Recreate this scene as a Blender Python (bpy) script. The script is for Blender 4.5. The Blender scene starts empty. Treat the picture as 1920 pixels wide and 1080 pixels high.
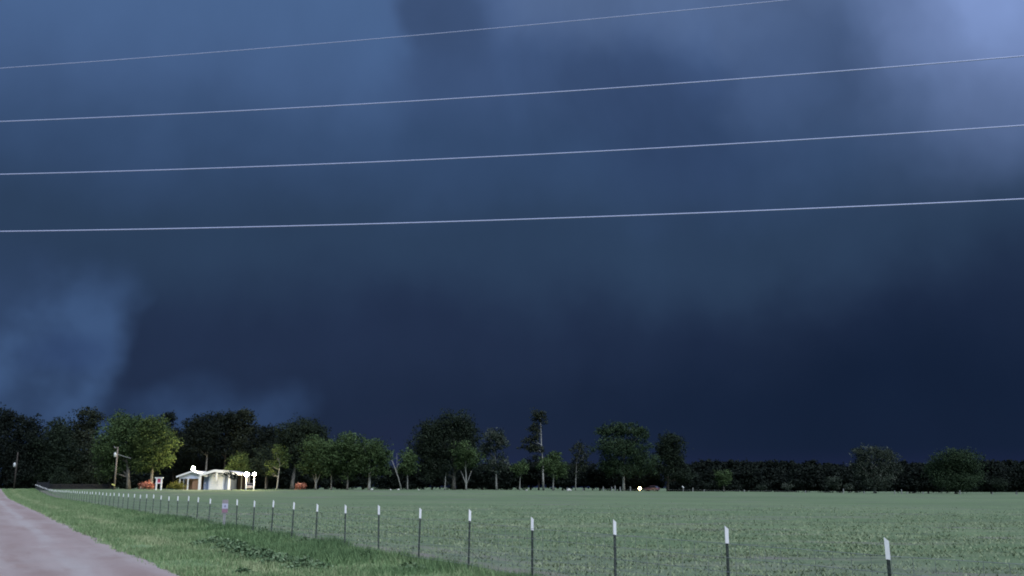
import bpy, math, random
import numpy as np
from mathutils import Vector

random.seed(7)
RNG = np.random.default_rng(7)
SC = bpy.context.scene
COL = SC.collection
PI = math.pi

# ------------------------------------------------------------------ camera
F = 1750.0                                   # focal length in photograph pixels (1920 wide)
CAM_H = 1.9
PITCH = math.atan((914 - 540) / F)
ROLL = math.radians(0.15)
FW = Vector((0, math.cos(PITCH), math.sin(PITCH)))
UP0 = Vector((0, -math.sin(PITCH), math.cos(PITCH)))
RT0 = Vector((1, 0, 0))
RT = RT0 * math.cos(ROLL) + UP0 * math.sin(ROLL)
UP = UP0 * math.cos(ROLL) - RT0 * math.sin(ROLL)
cam_data = bpy.data.cameras.new('camera')
cam = bpy.data.objects.new('camera', cam_data)
COL.objects.link(cam)
cam_data.sensor_width = 36.0
cam_data.lens = 36.0 * F / 1920.0
cam_data.clip_start = 0.1
cam_data.clip_end = 20000
from mathutils import Matrix
M4 = Matrix((RT, UP, -FW)).transposed().to_4x4()
M4.translation = (0, 0, CAM_H)
cam.matrix_world = M4
SC.camera = cam


def ray(px, py):
    return FW * F + RT * (px - 960) - UP * (py - 540)


def azel(px, py):
    d = ray(px, py).normalized()
    return math.atan2(d.x, d.y), math.asin(d.z)


def at(px, py, y):
    """point of the place seen at (px, py) and y metres ahead"""
    d = ray(px, py)
    return Vector((0, 0, CAM_H)) + d * (y / d.y)


def lin(r, g, b, k=1.0):
    def c(v):
        v /= 255.0
        return (v / 12.92 if v <= 0.04045 else ((v + 0.055) / 1.055) ** 2.4) * k
    return (c(r), c(g), c(b), 1.0)


# ------------------------------------------------------------------ exposure, world, sun
EXPO = 1.4
vs = SC.view_settings
vs.view_transform = 'Standard'
vs.look = 'None'
vs.gamma = 1.0
vs.exposure = EXPO
vs.use_curve_mapping = False
SC.cycles.use_denoising = True
SC.cycles.filter_width = 1.9
SC.cycles.sample_clamp_indirect = 4.0
SC.cycles.max_bounces = 5
SC.cycles.diffuse_bounces = 3
SC.cycles.transparent_max_bounces = 4

SUN_AZ, SUN_EL = math.radians(150), math.radians(52)      # behind the camera, to the right
world = bpy.data.worlds.new('World')
SC.world = world
world.use_nodes = True
wt = world.node_tree
wt.nodes.clear()


class N:
    """tiny node-expression helper"""
    def __init__(self, tree):
        self.t = tree

    def new(self, typ, **kw):
        n = self.t.nodes.new(typ)
        for k, v in kw.items():
            setattr(n, k, v)
        return n

    def put(self, sock, v):
        if isinstance(v, bpy.types.NodeSocket):
            self.t.links.new(v, sock)
        elif v is not None:
            sock.default_value = v

    def m(self, op, a, b=None, c=None):
        n = self.new('ShaderNodeMath', operation=op)
        self.put(n.inputs[0], a)
        self.put(n.inputs[1], b)
        self.put(n.inputs[2], c)
        return n.outputs[0]

    def s(self, x, a, b):
        """0 at a, 1 at b, smooth"""
        n = self.new('ShaderNodeMapRange', interpolation_type='SMOOTHSTEP')
        self.put(n.inputs[0], x)
        lo, hi, o0, o1 = (a, b, 0.0, 1.0) if a < b else (b, a, 1.0, 0.0)
        for i, v in zip((1, 2, 3, 4), (lo, hi, o0, o1)):
            n.inputs[i].default_value = v
        return n.outputs[0]

    def mix(self, f, a, b, bt='MIX'):
        n = self.new('ShaderNodeMix', data_type='RGBA', blend_type=bt)
        self.put(n.inputs[0], f)
        self.put(n.inputs[6], a)
        self.put(n.inputs[7], b)
        return n.outputs[2]

    def noise(self, vec, scale, detail=3, rough=0.5):
        n = self.new('ShaderNodeTexNoise')
        self.put(n.inputs['Vector'], vec)
        n.inputs['Scale'].default_value = scale
        n.inputs['Detail'].default_value = detail
        n.inputs['Roughness'].default_value = rough
        return n

    def ramp(self, x, stops):
        n = self.new('ShaderNodeValToRGB')
        n.color_ramp.interpolation = 'EASE'
        el = n.color_ramp.elements
        while len(el) < len(stops):
            el.new(0.5)
        for e, (p, c) in zip(el, sorted(stops, key=lambda q: q[0])):
            e.position = p
            e.color = c
        self.put(n.inputs[0], x)
        return n.outputs[0]


w = N(wt)
tc = w.new('ShaderNodeTexCoord').outputs['Generated']
SK = 0.5 ** EXPO


def sky(r, g, b):
    return lin(r, g, b, SK)


big = w.noise(tc, 5.0, 4, 0.55)
sepn = w.new('ShaderNodeSeparateColor')
wt.links.new(big.outputs['Color'], sepn.inputs[0])
sep = w.new('ShaderNodeSeparateXYZ')
wt.links.new(tc, sep.inputs[0])
az0 = w.m('ARCTAN2', sep.outputs[0], sep.outputs[1])
el0 = w.m('ARCSINE', sep.outputs[2])
az = w.m('ADD', az0, w.m('MULTIPLY', w.m('SUBTRACT', sepn.outputs[0], 0.5), 0.20))
el = w.m('ADD', el0, w.m('MULTIPLY', w.m('SUBTRACT', sepn.outputs[1], 0.5), 0.13))


def A(px):
    return azel(px, 500)[0]


def E_(py, px=960):
    return azel(px, py)[1]


HP = PI / 2
stops = [(0.0, sky(30, 40, 78)), (max(E_(860), 0) / HP, sky(29, 40, 70)), (E_(780) / HP, sky(28, 41, 70)),
         (E_(640) / HP, sky(33, 47, 78)), (E_(470) / HP, sky(43, 63, 95)), (E_(300) / HP, sky(52, 75, 115)),
         (E_(150) / HP, sky(62, 85, 130)), (E_(0) / HP, sky(74, 98, 147)), (0.62, sky(100, 126, 180)), (1.0, sky(122, 146, 200))]
c = w.ramp(w.m('DIVIDE', w.m('MAXIMUM', el, 0.0), HP), stops)


def product(*fs):
    r = fs[0]
    for f in fs[1:]:
        r = w.m('MULTIPLY', r, f)
    return r


def blob(px, py, rx, ry):
    a0, e0 = azel(px, py)
    dx = w.m('DIVIDE', w.m('SUBTRACT', az, a0), rx / F)
    dy = w.m('DIVIDE', w.m('SUBTRACT', el, e0), ry / F)
    d = w.m('SQRT', w.m('ADD', w.m('MULTIPLY', dx, dx), w.m('MULTIPLY', dy, dy)))
    return w.s(d, 1.0, 0.15)


# pale break in the cloud, upper left
c = w.mix(product(w.s(az, A(790), A(650)), w.s(el, E_(380), E_(20)), 0.95), c, sky(73, 101, 150))
# dark shelf right of it
c = w.mix(product(w.s(az, A(690), A(750)), w.s(az, A(1010), A(860)), w.s(el, E_(230), E_(60)), 0.85), c, sky(58, 79, 120))
# paler veil along the top
c = w.mix(product(w.s(az, A(880), A(1060)), w.s(el, E_(150), E_(-40)), 0.8), c, sky(86, 109, 155))
# hanging veil
c = w.mix(product(w.s(az, A(1375), A(1450)), w.s(el, E_(420), E_(120)), 0.42), c, sky(76, 97, 140))
c = w.mix(product(blob(1290, 250, 260, 230), 0.55), c, sky(46, 65, 104))
# bright gap, upper right
c = w.mix(product(w.s(az, A(1530), A(2000)), w.s(el, E_(500), E_(10))), c, sky(128, 152, 212))
# pale gap low on the left
rag = w.noise(tc, 8.0, 4, 0.5)
gap = product(w.s(az, A(290), A(195)), w.s(el, E_(440, 100), E_(570, 100)), w.m('ADD', 0.40, w.m('MULTIPLY', w.s(rag.outputs[0], 0.36, 0.58), 0.55)))
c = w.mix(gap, c, sky(62, 88, 134))
c = w.mix(product(blob(110, 640, 130, 60), 0.6), c, sky(46, 67, 112))
c = w.mix(product(blob(395, 748, 165, 85), w.m('ADD', 0.4, w.m('MULTIPLY', w.s(rag.outputs[0], 0.35, 0.60), 0.5))), c, sky(52, 75, 118))
# heaviest rain core, low on the right
c = w.mix(product(blob(1720, 780, 1000, 330), 0.85), c, sky(15, 29, 56))
c = w.mix(product(w.s(el0, E_(835), E_(905)), w.s(az, A(900), A(1300)), 0.7), c, sky(30, 37, 76))
# fine billow
mp = w.new('ShaderNodeMapping')
wt.links.new(tc, mp.inputs[0])
mp.inputs['Scale'].default_value = (1, 1, 0.55)
fine = w.noise(mp.outputs[0], 9.0, 5, 0.55)
g = w.m('ADD', 0.85, w.m('MULTIPLY', fine.outputs[0], 0.30))
cv = w.new('ShaderNodeCombineXYZ')                # smoky curtains hanging from the cloud base
wt.links.new(w.m('MULTIPLY', az, 5.0), cv.inputs[0])
wt.links.new(w.m('MULTIPLY', el, 2.2), cv.inputs[1])
cur = w.noise(cv.outputs[0], 1.6, 4, 0.55)
g = w.m('MULTIPLY', g, w.m('ADD', 1.0, w.m('MULTIPLY', w.m('SUBTRACT', cur.outputs[0], 0.5), w.m('MULTIPLY', product(w.s(el, E_(560), E_(200)), w.s(az, A(700), A(1150))), 0.5))))
gc = w.new('ShaderNodeCombineColor')
for i, k in enumerate((1.0, 0.985, 0.89)):
    wt.links.new(w.m('MULTIPLY', g, k), gc.inputs[i])
c = w.mix(1.0, c, gc.outputs[0], 'MULTIPLY')
nish = w.new('ShaderNodeTexSky', sky_type='NISHITA')
nish.sun_disc = False
nish.sun_elevation = SUN_EL
nish.sun_rotation = SUN_AZ
bg1 = w.new('ShaderNodeBackground')
bg2 = w.new('ShaderNodeBackground')
wt.links.new(c, bg1.inputs[0])
bg1.inputs[1].default_value = 1.0
wt.links.new(nish.outputs[0], bg2.inputs[0])
bg2.inputs[1].default_value = 0.05
mixs = w.new('ShaderNodeMixShader')
mixs.inputs[0].default_value = 0.0025          # the clear sky scarcely comes through the storm
wt.links.new(bg1.outputs[0], mixs.inputs[1])
wt.links.new(bg2.outputs[0], mixs.inputs[2])
wo = w.new('ShaderNodeOutputWorld')
wt.links.new(mixs.outputs[0], wo.inputs[0])

sun_d = bpy.data.lights.new('sun', 'SUN')
sun_d.energy = 1.5
sun_d.angle = math.radians(50)
sun_d.color = (0.88, 0.93, 1.0)
sun = bpy.data.objects.new('sun', sun_d)
COL.objects.link(sun)
sdir = Vector((math.sin(SUN_AZ) * math.cos(SUN_EL), math.cos(SUN_AZ) * math.cos(SUN_EL), math.sin(SUN_EL)))
sun.rotation_euler = (-sdir).to_track_quat('-Z', 'Y').to_euler()
sun.location = sdir * 60


# ------------------------------------------------------------------ helpers
def sstep(a, b, x):
    t = np.clip((np.asarray(x, float) - a) / (b - a), 0, 1)
    return t * t * (3 - 2 * t)


_HT = RNG.random((256, 256))


def vnoise(x, y):
    x = np.asarray(x, float)
    y = np.asarray(y, float)
    xi = np.floor(x).astype(int)
    yi = np.floor(y).astype(int)
    fx = x - xi
    fy = y - yi
    fx = fx * fx * (3 - 2 * fx)
    fy = fy * fy * (3 - 2 * fy)
    g_ = lambda a, b: _HT[a & 255, b & 255]
    return ((g_(xi, yi) * (1 - fx) + g_(xi + 1, yi) * fx) * (1 - fy) +
            (g_(xi, yi + 1) * (1 - fx) + g_(xi + 1, yi + 1) * fx) * fy)


# the road and the fence run along DV; NV points across, away from the road
DV = np.array((-0.485, 0.8745))
NV = np.array((0.8745, 0.485))
T_ROAD, T_FENCE = 4.0, 9.6


def st(s, t):
    return np.asarray(s)[..., None] * DV + np.asarray(t)[..., None] * NV


def ground_z(x, y):
    """lie of the land: flat by the camera, a low swell along the far side of the field"""
    x = np.asarray(x, float)
    y = np.asarray(y, float)
    u = x / np.maximum(y, 5.0)
    ze = 1.25 - 0.95 * sstep(-0.05, 0.55, u)
    z = ze * sstep(140, 222, y)
    r = np.hypot(x, y)
    near = 1 - sstep(30, 90, r)
    z = z + near * (0.10 * (vnoise(x * 0.23 + 9, y * 0.23) - 0.5) + 0.05 * (vnoise(x * 1.1, y * 1.1 + 40) - 0.5))
    return z


def gz(x, y):
    return float(ground_z(np.array([x]), np.array([y]))[0])


def base(px, y):
    """ground point y metres ahead under image column px (measured near the ground line)"""
    d = ray(px, 916)
    x = d.x * y / d.y
    return Vector((x, y, gz(x, y)))


def np_mesh(name, verts, faces, mat, tint=None, smooth=False):
    me = bpy.data.meshes.new(name)
    verts = np.ascontiguousarray(verts, np.float32)
    faces = np.ascontiguousarray(faces, np.int32)
    n, k = faces.shape
    me.vertices.add(len(verts))
    me.vertices.foreach_set('co', verts.ravel())
    me.loops.add(n * k)
    me.loops.foreach_set('vertex_index', faces.ravel())
    me.polygons.add(n)
    me.polygons.foreach_set('loop_start', np.arange(0, n * k, k, dtype=np.int32))
    me.update(calc_edges=True)
    if tint is not None:
        at_ = me.attributes.new('tint', 'FLOAT', 'POINT')
        at_.data.foreach_set('value', np.ascontiguousarray(tint, np.float32))
    if smooth:
        me.polygons.foreach_set('use_smooth', np.ones(n, bool))
    me.materials.append(mat)
    return me


def obj(name, me, parent=None):
    o = bpy.data.objects.new(name, me)
    COL.objects.link(o)
    if parent is not None:
        o.parent = parent
    return o


def tag(o, label=None, cat=None, group=None, kind=None):
    if label:
        o['label'] = label
    if cat:
        o['category'] = cat
    if group:
        o['group'] = group
    if kind:
        o['kind'] = kind
    return o


def thing(name, label, cat, loc, rz=0.0, group=None):
    o = bpy.data.objects.new(name, None)
    COL.objects.link(o)
    o.empty_display_size = 0.3
    o.location = loc
    o.rotation_euler = (0, 0, rz)
    return tag(o, label, cat, group)


def copy_part(src, parent):
    cpy = src.copy()
    COL.objects.link(cpy)
    cpy.parent = parent
    return cpy


class MB:
    """collects shapes; build() links them as one mesh object"""
    def __init__(self):
        self.v = []
        self.f = []

    def add(self, vs_, fs_):
        o = len(self.v)
        self.v += [tuple(p) for p in vs_]
        self.f += [tuple(i + o for i in f_) for f_ in fs_]
        return self

    def box(self, x0, x1, y0, y1, z0, z1):
        return self.add([(x0, y0, z0), (x1, y0, z0), (x1, y1, z0), (x0, y1, z0), (x0, y0, z1), (x1, y0, z1), (x1, y1, z1), (x0, y1, z1)],
                        [(3, 2, 1, 0), (4, 5, 6, 7), (0, 1, 5, 4), (1, 2, 6, 5), (2, 3, 7, 6), (3, 0, 4, 7)])

    def prism(self, poly, y0, y1):
        """polygon given in x, z; extruded along y"""
        n = len(poly)
        return self.add([(x, y0, z) for x, z in poly] + [(x, y1, z) for x, z in poly],
                        [tuple(range(n)), tuple(range(2 * n - 1, n - 1, -1))] +
                        [((i + 1) % n, i, i + n, (i + 1) % n + n) for i in range(n)])

    def tube(self, pts, rad, seg=7, cap=True):
        pts = [Vector(p) for p in pts]
        rad = rad if isinstance(rad, (list, tuple)) else [rad] * len(pts)
        rings = []
        for i, p in enumerate(pts):
            d = (pts[min(i + 1, len(pts) - 1)] - pts[max(i - 1, 0)]).normalized()
            a = d.cross(Vector((0.31, 0.95, 0.05))).normalized()
            if a.length < 0.1:
                a = d.cross(Vector((1, 0, 0))).normalized()
            b = d.cross(a)
            rings.append([p + (a * math.cos(2 * PI * k / seg) + b * math.sin(2 * PI * k / seg)) * rad[i] for k in range(seg)])
        vs_ = [q for r in rings for q in r]
        fs_ = []
        for i in range(len(rings) - 1):
            for k in range(seg):
                k2 = (k + 1) % seg
                fs_.append((i * seg + k, i * seg + k2, (i + 1) * seg + k2, (i + 1) * seg + k))
        if cap:
            fs_ += [tuple(range(seg - 1, -1, -1)), tuple(range((len(rings) - 1) * seg, len(rings) * seg))]
        return self.add(vs_, fs_)

    def lathe(self, prof, cx=0, cy=0, cz=0, seg=12):
        """profile of (radius, z)"""
        vs_ = [(cx + r * math.cos(2 * PI * k / seg), cy + r * math.sin(2 * PI * k / seg), cz + z) for r, z in prof for k in range(seg)]
        fs_ = []
        for i in range(len(prof) - 1):
            for k in range(seg):
                k2 = (k + 1) % seg
                fs_.append((i * seg + k, i * seg + k2, (i + 1) * seg + k2, (i + 1) * seg + k))
        fs_ += [tuple(range(seg - 1, -1, -1)), tuple(range((len(prof) - 1) * seg, len(prof) * seg))]
        return self.add(vs_, fs_)

    def loft(self, rings):
        n = len(rings[0])
        vs_ = [q for r in rings for q in r]
        fs_ = [(i * n + k, i * n + (k + 1) % n, (i + 1) * n + (k + 1) % n, (i + 1) * n + k) for i in range(len(rings) - 1) for k in range(n)]
        fs_ += [tuple(range(n - 1, -1, -1)), tuple(range((len(rings) - 1) * n, len(rings) * n))]
        return self.add(vs_, fs_)

    def build(self, name, mat, parent=None, smooth=False):
        me = bpy.data.meshes.new(name)
        me.from_pydata(self.v, [], self.f)
        me.materials.append(mat)
        if smooth:
            me.polygons.foreach_set('use_smooth', [True] * len(me.polygons))
        me.update()
        return obj(name, me, parent)


# ------------------------------------------------------------------ materials
MATS = {}


def mat(name, col, rough=0.7, var=0.25, scale=3.0, bump=0.0, metal=0.0, col2=None, spec=0.3):
    if name in MATS:
        return MATS[name]
    m = bpy.data.materials.new(name)
    m.use_nodes = True
    n = N(m.node_tree)
    b = m.node_tree.nodes['Principled BSDF']
    b.inputs['Roughness'].default_value = rough
    b.inputs['Metallic'].default_value = metal
    b.inputs['Specular IOR Level'].default_value = spec
    t = n.new('ShaderNodeTexCoord').outputs['Object']
    nz = n.noise(t, scale, 4, 0.6)
    c1 = (*col, 1)
    c2 = (*(col2 if col2 else [v * (1 - var) for v in col]), 1)
    n.put(b.inputs['Base Color'], n.mix(n.s(nz.outputs[0], 0.35, 0.65), c1, c2))
    if bump:
        bp = n.new('ShaderNodeBump')
        bp.inputs['Strength'].default_value = bump
        bp.inputs['Distance'].default_value = 0.02
        n.put(bp.inputs['Height'], n.noise(t, scale * 4, 4, 0.6).outputs[0])
        m.node_tree.links.new(bp.outputs[0], b.inputs['Normal'])
    MATS[name] = m
    return m


def tint_mat(name, cols, rough=0.8, spec=0.15, sheen=0.0):
    """colour picked per blade or leaf from the mesh attribute 'tint'"""
    m = bpy.data.materials.new(name)
    m.use_nodes = True
    n = N(m.node_tree)
    b = m.node_tree.nodes['Principled BSDF']
    b.inputs['Roughness'].default_value = rough
    b.inputs['Specular IOR Level'].default_value = spec
    a = n.new('ShaderNodeAttribute', attribute_name='tint')
    k = len(cols) - 1
    r = n.ramp(a.outputs['Fac'], [(i / k, (*cc, 1)) for i, cc in enumerate(cols)])
    n.put(b.inputs['Base Color'], r)
    MATS[name] = m
    return m


def glow_mat(name, col, strength):
    m = bpy.data.materials.new(name)
    m.use_nodes = True
    b = m.node_tree.nodes['Principled BSDF']
    n = N(m.node_tree)
    t = n.new('ShaderNodeTexCoord').outputs['Object']
    nz = n.noise(t, 2.0, 1)
    n.put(b.inputs['Emission Color'], n.mix(nz.outputs[0], (*col, 1), (*[min(1, v * 1.08) for v in col], 1)))
    b.inputs['Emission Strength'].default_value = strength
    b.inputs['Base Color'].default_value = (0.9, 0.88, 0.8, 1)
    MATS[name] = m
    return m


def ground_mat(name, first, layers, bands=(), soil=None, rough=0.95, bump=0.6, bscale=6.0, bdist=0.05):
    """first colour; layers of (colour, noise scale, low, high, elongation, direction);
    bands of (colour, offset across the road, half width, amount) for wheel tracks and swaths; soil: poorer ground by the fence"""
    m = bpy.data.materials.new(name)
    m.use_nodes = True
    n = N(m.node_tree)
    b = m.node_tree.nodes['Principled BSDF']
    b.inputs['Roughness'].default_value = rough
    b.inputs['Specular IOR Level'].default_value = 0.1
    t = n.new('ShaderNodeTexCoord').outputs['Object']
    sp = n.new('ShaderNodeSeparateXYZ')
    m.node_tree.links.new(t, sp.inputs[0])
    cc = (*first, 1)

    def streak(i, sc, k, rot, det=5):
        mpp = n.new('ShaderNodeMapping', vector_type='TEXTURE')
        m.node_tree.links.new(t, mpp.inputs[0])
        mpp.inputs['Location'].default_value = (i * 13.7, i * 5.1, 0)
        mpp.inputs['Rotation'].default_value = (0, 0, rot)
        mpp.inputs['Scale'].default_value = (k, 1, 1)
        return n.noise(mpp.outputs[0], sc, det, 0.6).outputs[0]
    if soil:
        rag = streak(9, 0.12, 2.5, -0.1)
        msk = n.s(n.m('ADD', sp.outputs[1], n.m('MULTIPLY', n.m('SUBTRACT', rag, 0.5), 40.0)), 42.0, 13.0)
        cc = n.mix(n.m('MULTIPLY', msk, 0.8), cc, (*soil, 1))
    for i, (c2, sc, lo, hi, k, rot) in enumerate(layers):
        cc = n.mix(n.s(streak(i, sc, k, rot), lo, hi), cc, (*c2, 1))
    tq = n.m('ADD', n.m('MULTIPLY', sp.outputs[0], 0.8745), n.m('MULTIPLY', sp.outputs[1], 0.485))
    tq = n.m('ADD', tq, n.m('MULTIPLY', n.m('SUBTRACT', streak(5, 0.35, 3.0, ROT), 0.5), 0.7))
    for q, (c2, off, hw, amt) in enumerate(bands):
        d = n.m('ABSOLUTE', n.m('SUBTRACT', tq, off))
        f_ = n.m('MULTIPLY', n.s(d, hw, hw * 0.25), n.m('MULTIPLY', n.s(streak(20 + q, 0.5, 4.0, ROT), 0.30, 0.60), amt))
        cc = n.mix(f_, cc, (*c2, 1))
    n.put(b.inputs['Base Color'], cc)
    bp = n.new('ShaderNodeBump')
    bp.inputs['Strength'].default_value = bump
    bp.inputs['Distance'].default_value = bdist
    n.put(bp.inputs['Height'], n.noise(t, bscale, 6, 0.65).outputs[0])
    m.node_tree.links.new(bp.outputs[0], b.inputs['Normal'])
    MATS[name] = m
    return m


ROT = math.atan2(DV[1], DV[0])
M_FIELD = ground_mat('field_ground', (0.140, 0.198, 0.108), [
    ((0.114, 0.167, 0.090), 0.045, 0.42, 0.60, 3.0, -0.1),
    ((0.163, 0.204, 0.120), 0.16, 0.50, 0.66, 4.0, -0.08),
    ((0.165, 0.165, 0.145), 0.25, 0.54, 0.68, 3.5, -0.1),
    ((0.105, 0.138, 0.095), 1.5, 0.52, 0.70, 2.5, -0.12),
    ((0.100, 0.132, 0.088), 1.1, 0.54, 0.66, 12.0, -0.10),
    ((0.180, 0.200, 0.145), 0.9, 0.58, 0.70, 12.0, -0.10)],
    bands=[((0.205, 0.185, 0.170), 11.0, 0.75, 0.85), ((0.20, 0.19, 0.17), 12.6, 0.4, 0.5)], soil=(0.165, 0.178, 0.152), bump=0.9, bscale=4.0, bdist=0.08)
M_VERGE = ground_mat('verge_ground', (0.135, 0.210, 0.100), [
    ((0.180, 0.250, 0.135), 0.35, 0.45, 0.60, 2.0, ROT),
    ((0.095, 0.150, 0.080), 1.6, 0.50, 0.66, 1.5, ROT)], bump=0.8, bscale=7.0)
M_ROAD = ground_mat('road_dirt', (0.300, 0.245, 0.240), [
    ((0.325, 0.280, 0.275), 0.30, 0.45, 0.62, 6.0, ROT),
    ((0.270, 0.212, 0.203), 0.55, 0.52, 0.68, 5.0, ROT),
    ((0.335, 0.295, 0.29), 1.6, 0.58, 0.74, 2.5, ROT),
    ((0.20, 0.165, 0.16), 14.0, 0.60, 0.74, 1.0, 0.0)],
    bands=[((0.235, 0.175, 0.165), 1.1, 0.6, 0.45), ((0.240, 0.178, 0.170), 3.0, 0.6, 0.5), ((0.36, 0.335, 0.335), 2.1, 0.32, 0.6), ((0.35, 0.325, 0.325), 0.0, 0.4, 0.4), ((0.24, 0.18, 0.17), -1.1, 0.6, 0.6)],
    bump=0.7, bscale=16.0, bdist=0.02)

M_WHITE = mat('white_paint', (0.80, 0.80, 0.80), 0.5, 0.06, 2.0)
M_CAP = mat('post_cap_white', (0.86, 0.87, 0.90), 0.35, 0.06, 20.0, spec=0.5)
M_POST = mat('post_green_steel', (0.060, 0.078, 0.072), 0.6, 0.35, 14.0, 0.3)
M_GALV = mat('galvanised_wire', (0.36, 0.38, 0.38), 0.5, 0.2, 4.0, metal=0.3)
M_WIRE = mat('aluminium_conductor', (0.50, 0.55, 0.78), 0.5, 0.05, 4.0, metal=0.0)
M_WOODPOLE = mat('weathered_pole', (0.22, 0.19, 0.165), 0.9, 0.35, 3.0, 0.5)
M_GREYWOOD = mat('grey_wood_post', (0.30, 0.31, 0.31), 0.9, 0.3, 8.0, 0.4)
M_BLACKWOOD = mat('black_boards', (0.012, 0.014, 0.02), 0.7, 0.3, 4.0, 0.2)
M_BARK = mat('grey_bark', (0.20, 0.19, 0.175), 0.95, 0.45, 2.5, 0.8)
M_BARKP = mat('pale_bark', (0.33, 0.33, 0.31), 0.95, 0.4, 2.5, 0.7)
M_BARKD = mat('dark_bark', (0.055, 0.048, 0.042), 0.95, 0.4, 2.5, 0.7)
M_LEAF = {
    'mid': tint_mat('leaves_mid_green', [(0.026, 0.046, 0.018), (0.044, 0.074, 0.028), (0.070, 0.108, 0.042)]),
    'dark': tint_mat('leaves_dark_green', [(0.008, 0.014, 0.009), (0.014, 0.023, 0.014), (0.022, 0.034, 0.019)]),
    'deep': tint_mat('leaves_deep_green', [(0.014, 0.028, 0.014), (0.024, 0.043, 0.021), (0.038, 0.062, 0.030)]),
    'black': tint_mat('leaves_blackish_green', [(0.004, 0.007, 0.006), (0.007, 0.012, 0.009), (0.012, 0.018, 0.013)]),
    'grey': tint_mat('leaves_grey_green', [(0.016, 0.026, 0.018), (0.030, 0.042, 0.030), (0.085, 0.100, 0.080)]),
    'olive': tint_mat('leaves_olive', [(0.028, 0.046, 0.014), (0.048, 0.074, 0.022), (0.080, 0.108, 0.034)]),
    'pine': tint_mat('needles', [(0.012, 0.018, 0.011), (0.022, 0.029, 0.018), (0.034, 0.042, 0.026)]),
    'gold': tint_mat('leaves_golden', [(0.10, 0.10, 0.02), (0.17, 0.16, 0.03), (0.25, 0.22, 0.05)]),
    'coral': tint_mat('coral_blossom', [(0.20, 0.06, 0.04), (0.50, 0.19, 0.12), (0.70, 0.36, 0.26)]),
}

# ------------------------------------------------------------------ ground, verge, road
ang = np.concatenate([np.linspace(-34, 34, 640), np.linspace(34, 326, 120)[1:-1]]) * PI / 180
rad = np.concatenate([np.arange(0.6, 60, 0.28), 60 * np.exp(np.linspace(0, math.log(6000 / 60), 120))])
AA, RR = np.meshgrid(ang, rad)
X, Y = RR * np.sin(AA), RR * np.cos(AA)
TT = X * NV[0] + Y * NV[1]
Z = ground_z(X, Y) - 0.15 * (TT < 9.7) * (RR < 400)
nr, na = X.shape
verts = np.stack([X, Y, Z], -1).reshape(-1, 3)
idx = np.arange(nr * na).reshape(nr, na)
f4 = np.stack([idx[:-1, :], np.roll(idx, -1, 1)[:-1, :], np.roll(idx, -1, 1)[1:, :], idx[1:, :]], -1).reshape(-1, 4)[:, ::-1]
tag(obj('field', np_mesh('field', verts, f4, M_FIELD, smooth=True)), kind='structure')


def strip(name, s, t, zfun, m):
    S, T = np.meshgrid(s, t, indexing='ij')
    P = st(S, T)
    Zs = ground_z(P[..., 0], P[..., 1]) + zfun(S, T)
    v = np.concatenate([P, Zs[..., None]], -1).reshape(-1, 3)
    i = np.arange(S.size).reshape(S.shape)
    f = np.stack([i[:-1, :-1], i[:-1, 1:], i[1:, 1:], i[1:, :-1]], -1).reshape(-1, 4)
    return tag(obj(name, np_mesh(name, v, f, m, smooth=True)), kind='structure')


s_line = np.concatenate([np.arange(-40, 70, 0.3), np.arange(70, 330, 2.0)])
strip('verge', s_line, np.linspace(3.2, 10.5, 30),
      lambda S, T: 0.035 + 0.10 * (vnoise(S * 0.7, T * 0.9) - 0.5) * (S < 90) - 0.17 * sstep(9.7, 10.5, T) - 0.12 * sstep(4.1, 3.3, T) - 0.12 * sstep(4.6, 6.2, T) * sstep(8.4, 6.6, T), M_VERGE)


def road_t(S, T):
    return T


tr = np.concatenate([np.linspace(-4.2, 3.6, 30), [3.85, 4.15]])
S, T = np.meshgrid(s_line, tr, indexing='ij')
edge = (vnoise(S * 0.45, S * 0 + 3.3) - 0.5) * 0.3 + (vnoise(S * 1.7, S * 0 + 8.3) - 0.5) * 0.08
T2 = T + edge * sstep(2.5, 3.9, T)
P = st(S, T2)
rut = 0.03 * np.exp(-((T - 1.9) / 0.35) ** 2) + 0.03 * np.exp(-((T + 0.1) / 0.35) ** 2)
Zr = ground_z(P[..., 0], P[..., 1]) + 0.06 - rut + 0.03 * (vnoise(S * 1.3, T * 1.3) - 0.5) * (S < 90) - 0.12 * sstep(3.7, 4.15, T)
i = np.arange(S.size).reshape(S.shape)
f = np.stack([i[:-1, :-1], i[:-1, 1:], i[1:, 1:], i[1:, :-1]], -1).reshape(-1, 4)
tag(obj('road', np_mesh('road', np.concatenate([P, Zr[..., None]], -1).reshape(-1, 3), f, M_ROAD, smooth=True)), kind='structure')


# ------------------------------------------------------------------ grass
def blades(name, xy, h, wd, lean, tint, mats, label, zoff=0.0, parent=None):
    n = len(xy)
    z = ground_z(xy[:, 0], xy[:, 1]) + zoff
    a = RNG.random(n) * 2 * PI
    la = RNG.random(n) * 2 * PI
    bx, by = np.cos(a) * wd * 0.5, np.sin(a) * wd * 0.5
    lx, ly = np.cos(la) * lean * h, np.sin(la) * lean * h
    v = np.empty((n, 3, 3))
    v[:, 0] = np.stack([xy[:, 0] - bx, xy[:, 1] - by, z - 0.02], -1)
    v[:, 1] = np.stack([xy[:, 0] + bx, xy[:, 1] + by, z - 0.02], -1)
    v[:, 2] = np.stack([xy[:, 0] + lx, xy[:, 1] + ly, z + h], -1)
    fcs = np.arange(3 * n).reshape(n, 3)
    o = obj(name, np_mesh(name, v.reshape(-1, 3), fcs, mats, tint=np.repeat(tint, 3)), parent)
    return tag(o, label, 'grass', kind='stuff')


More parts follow.
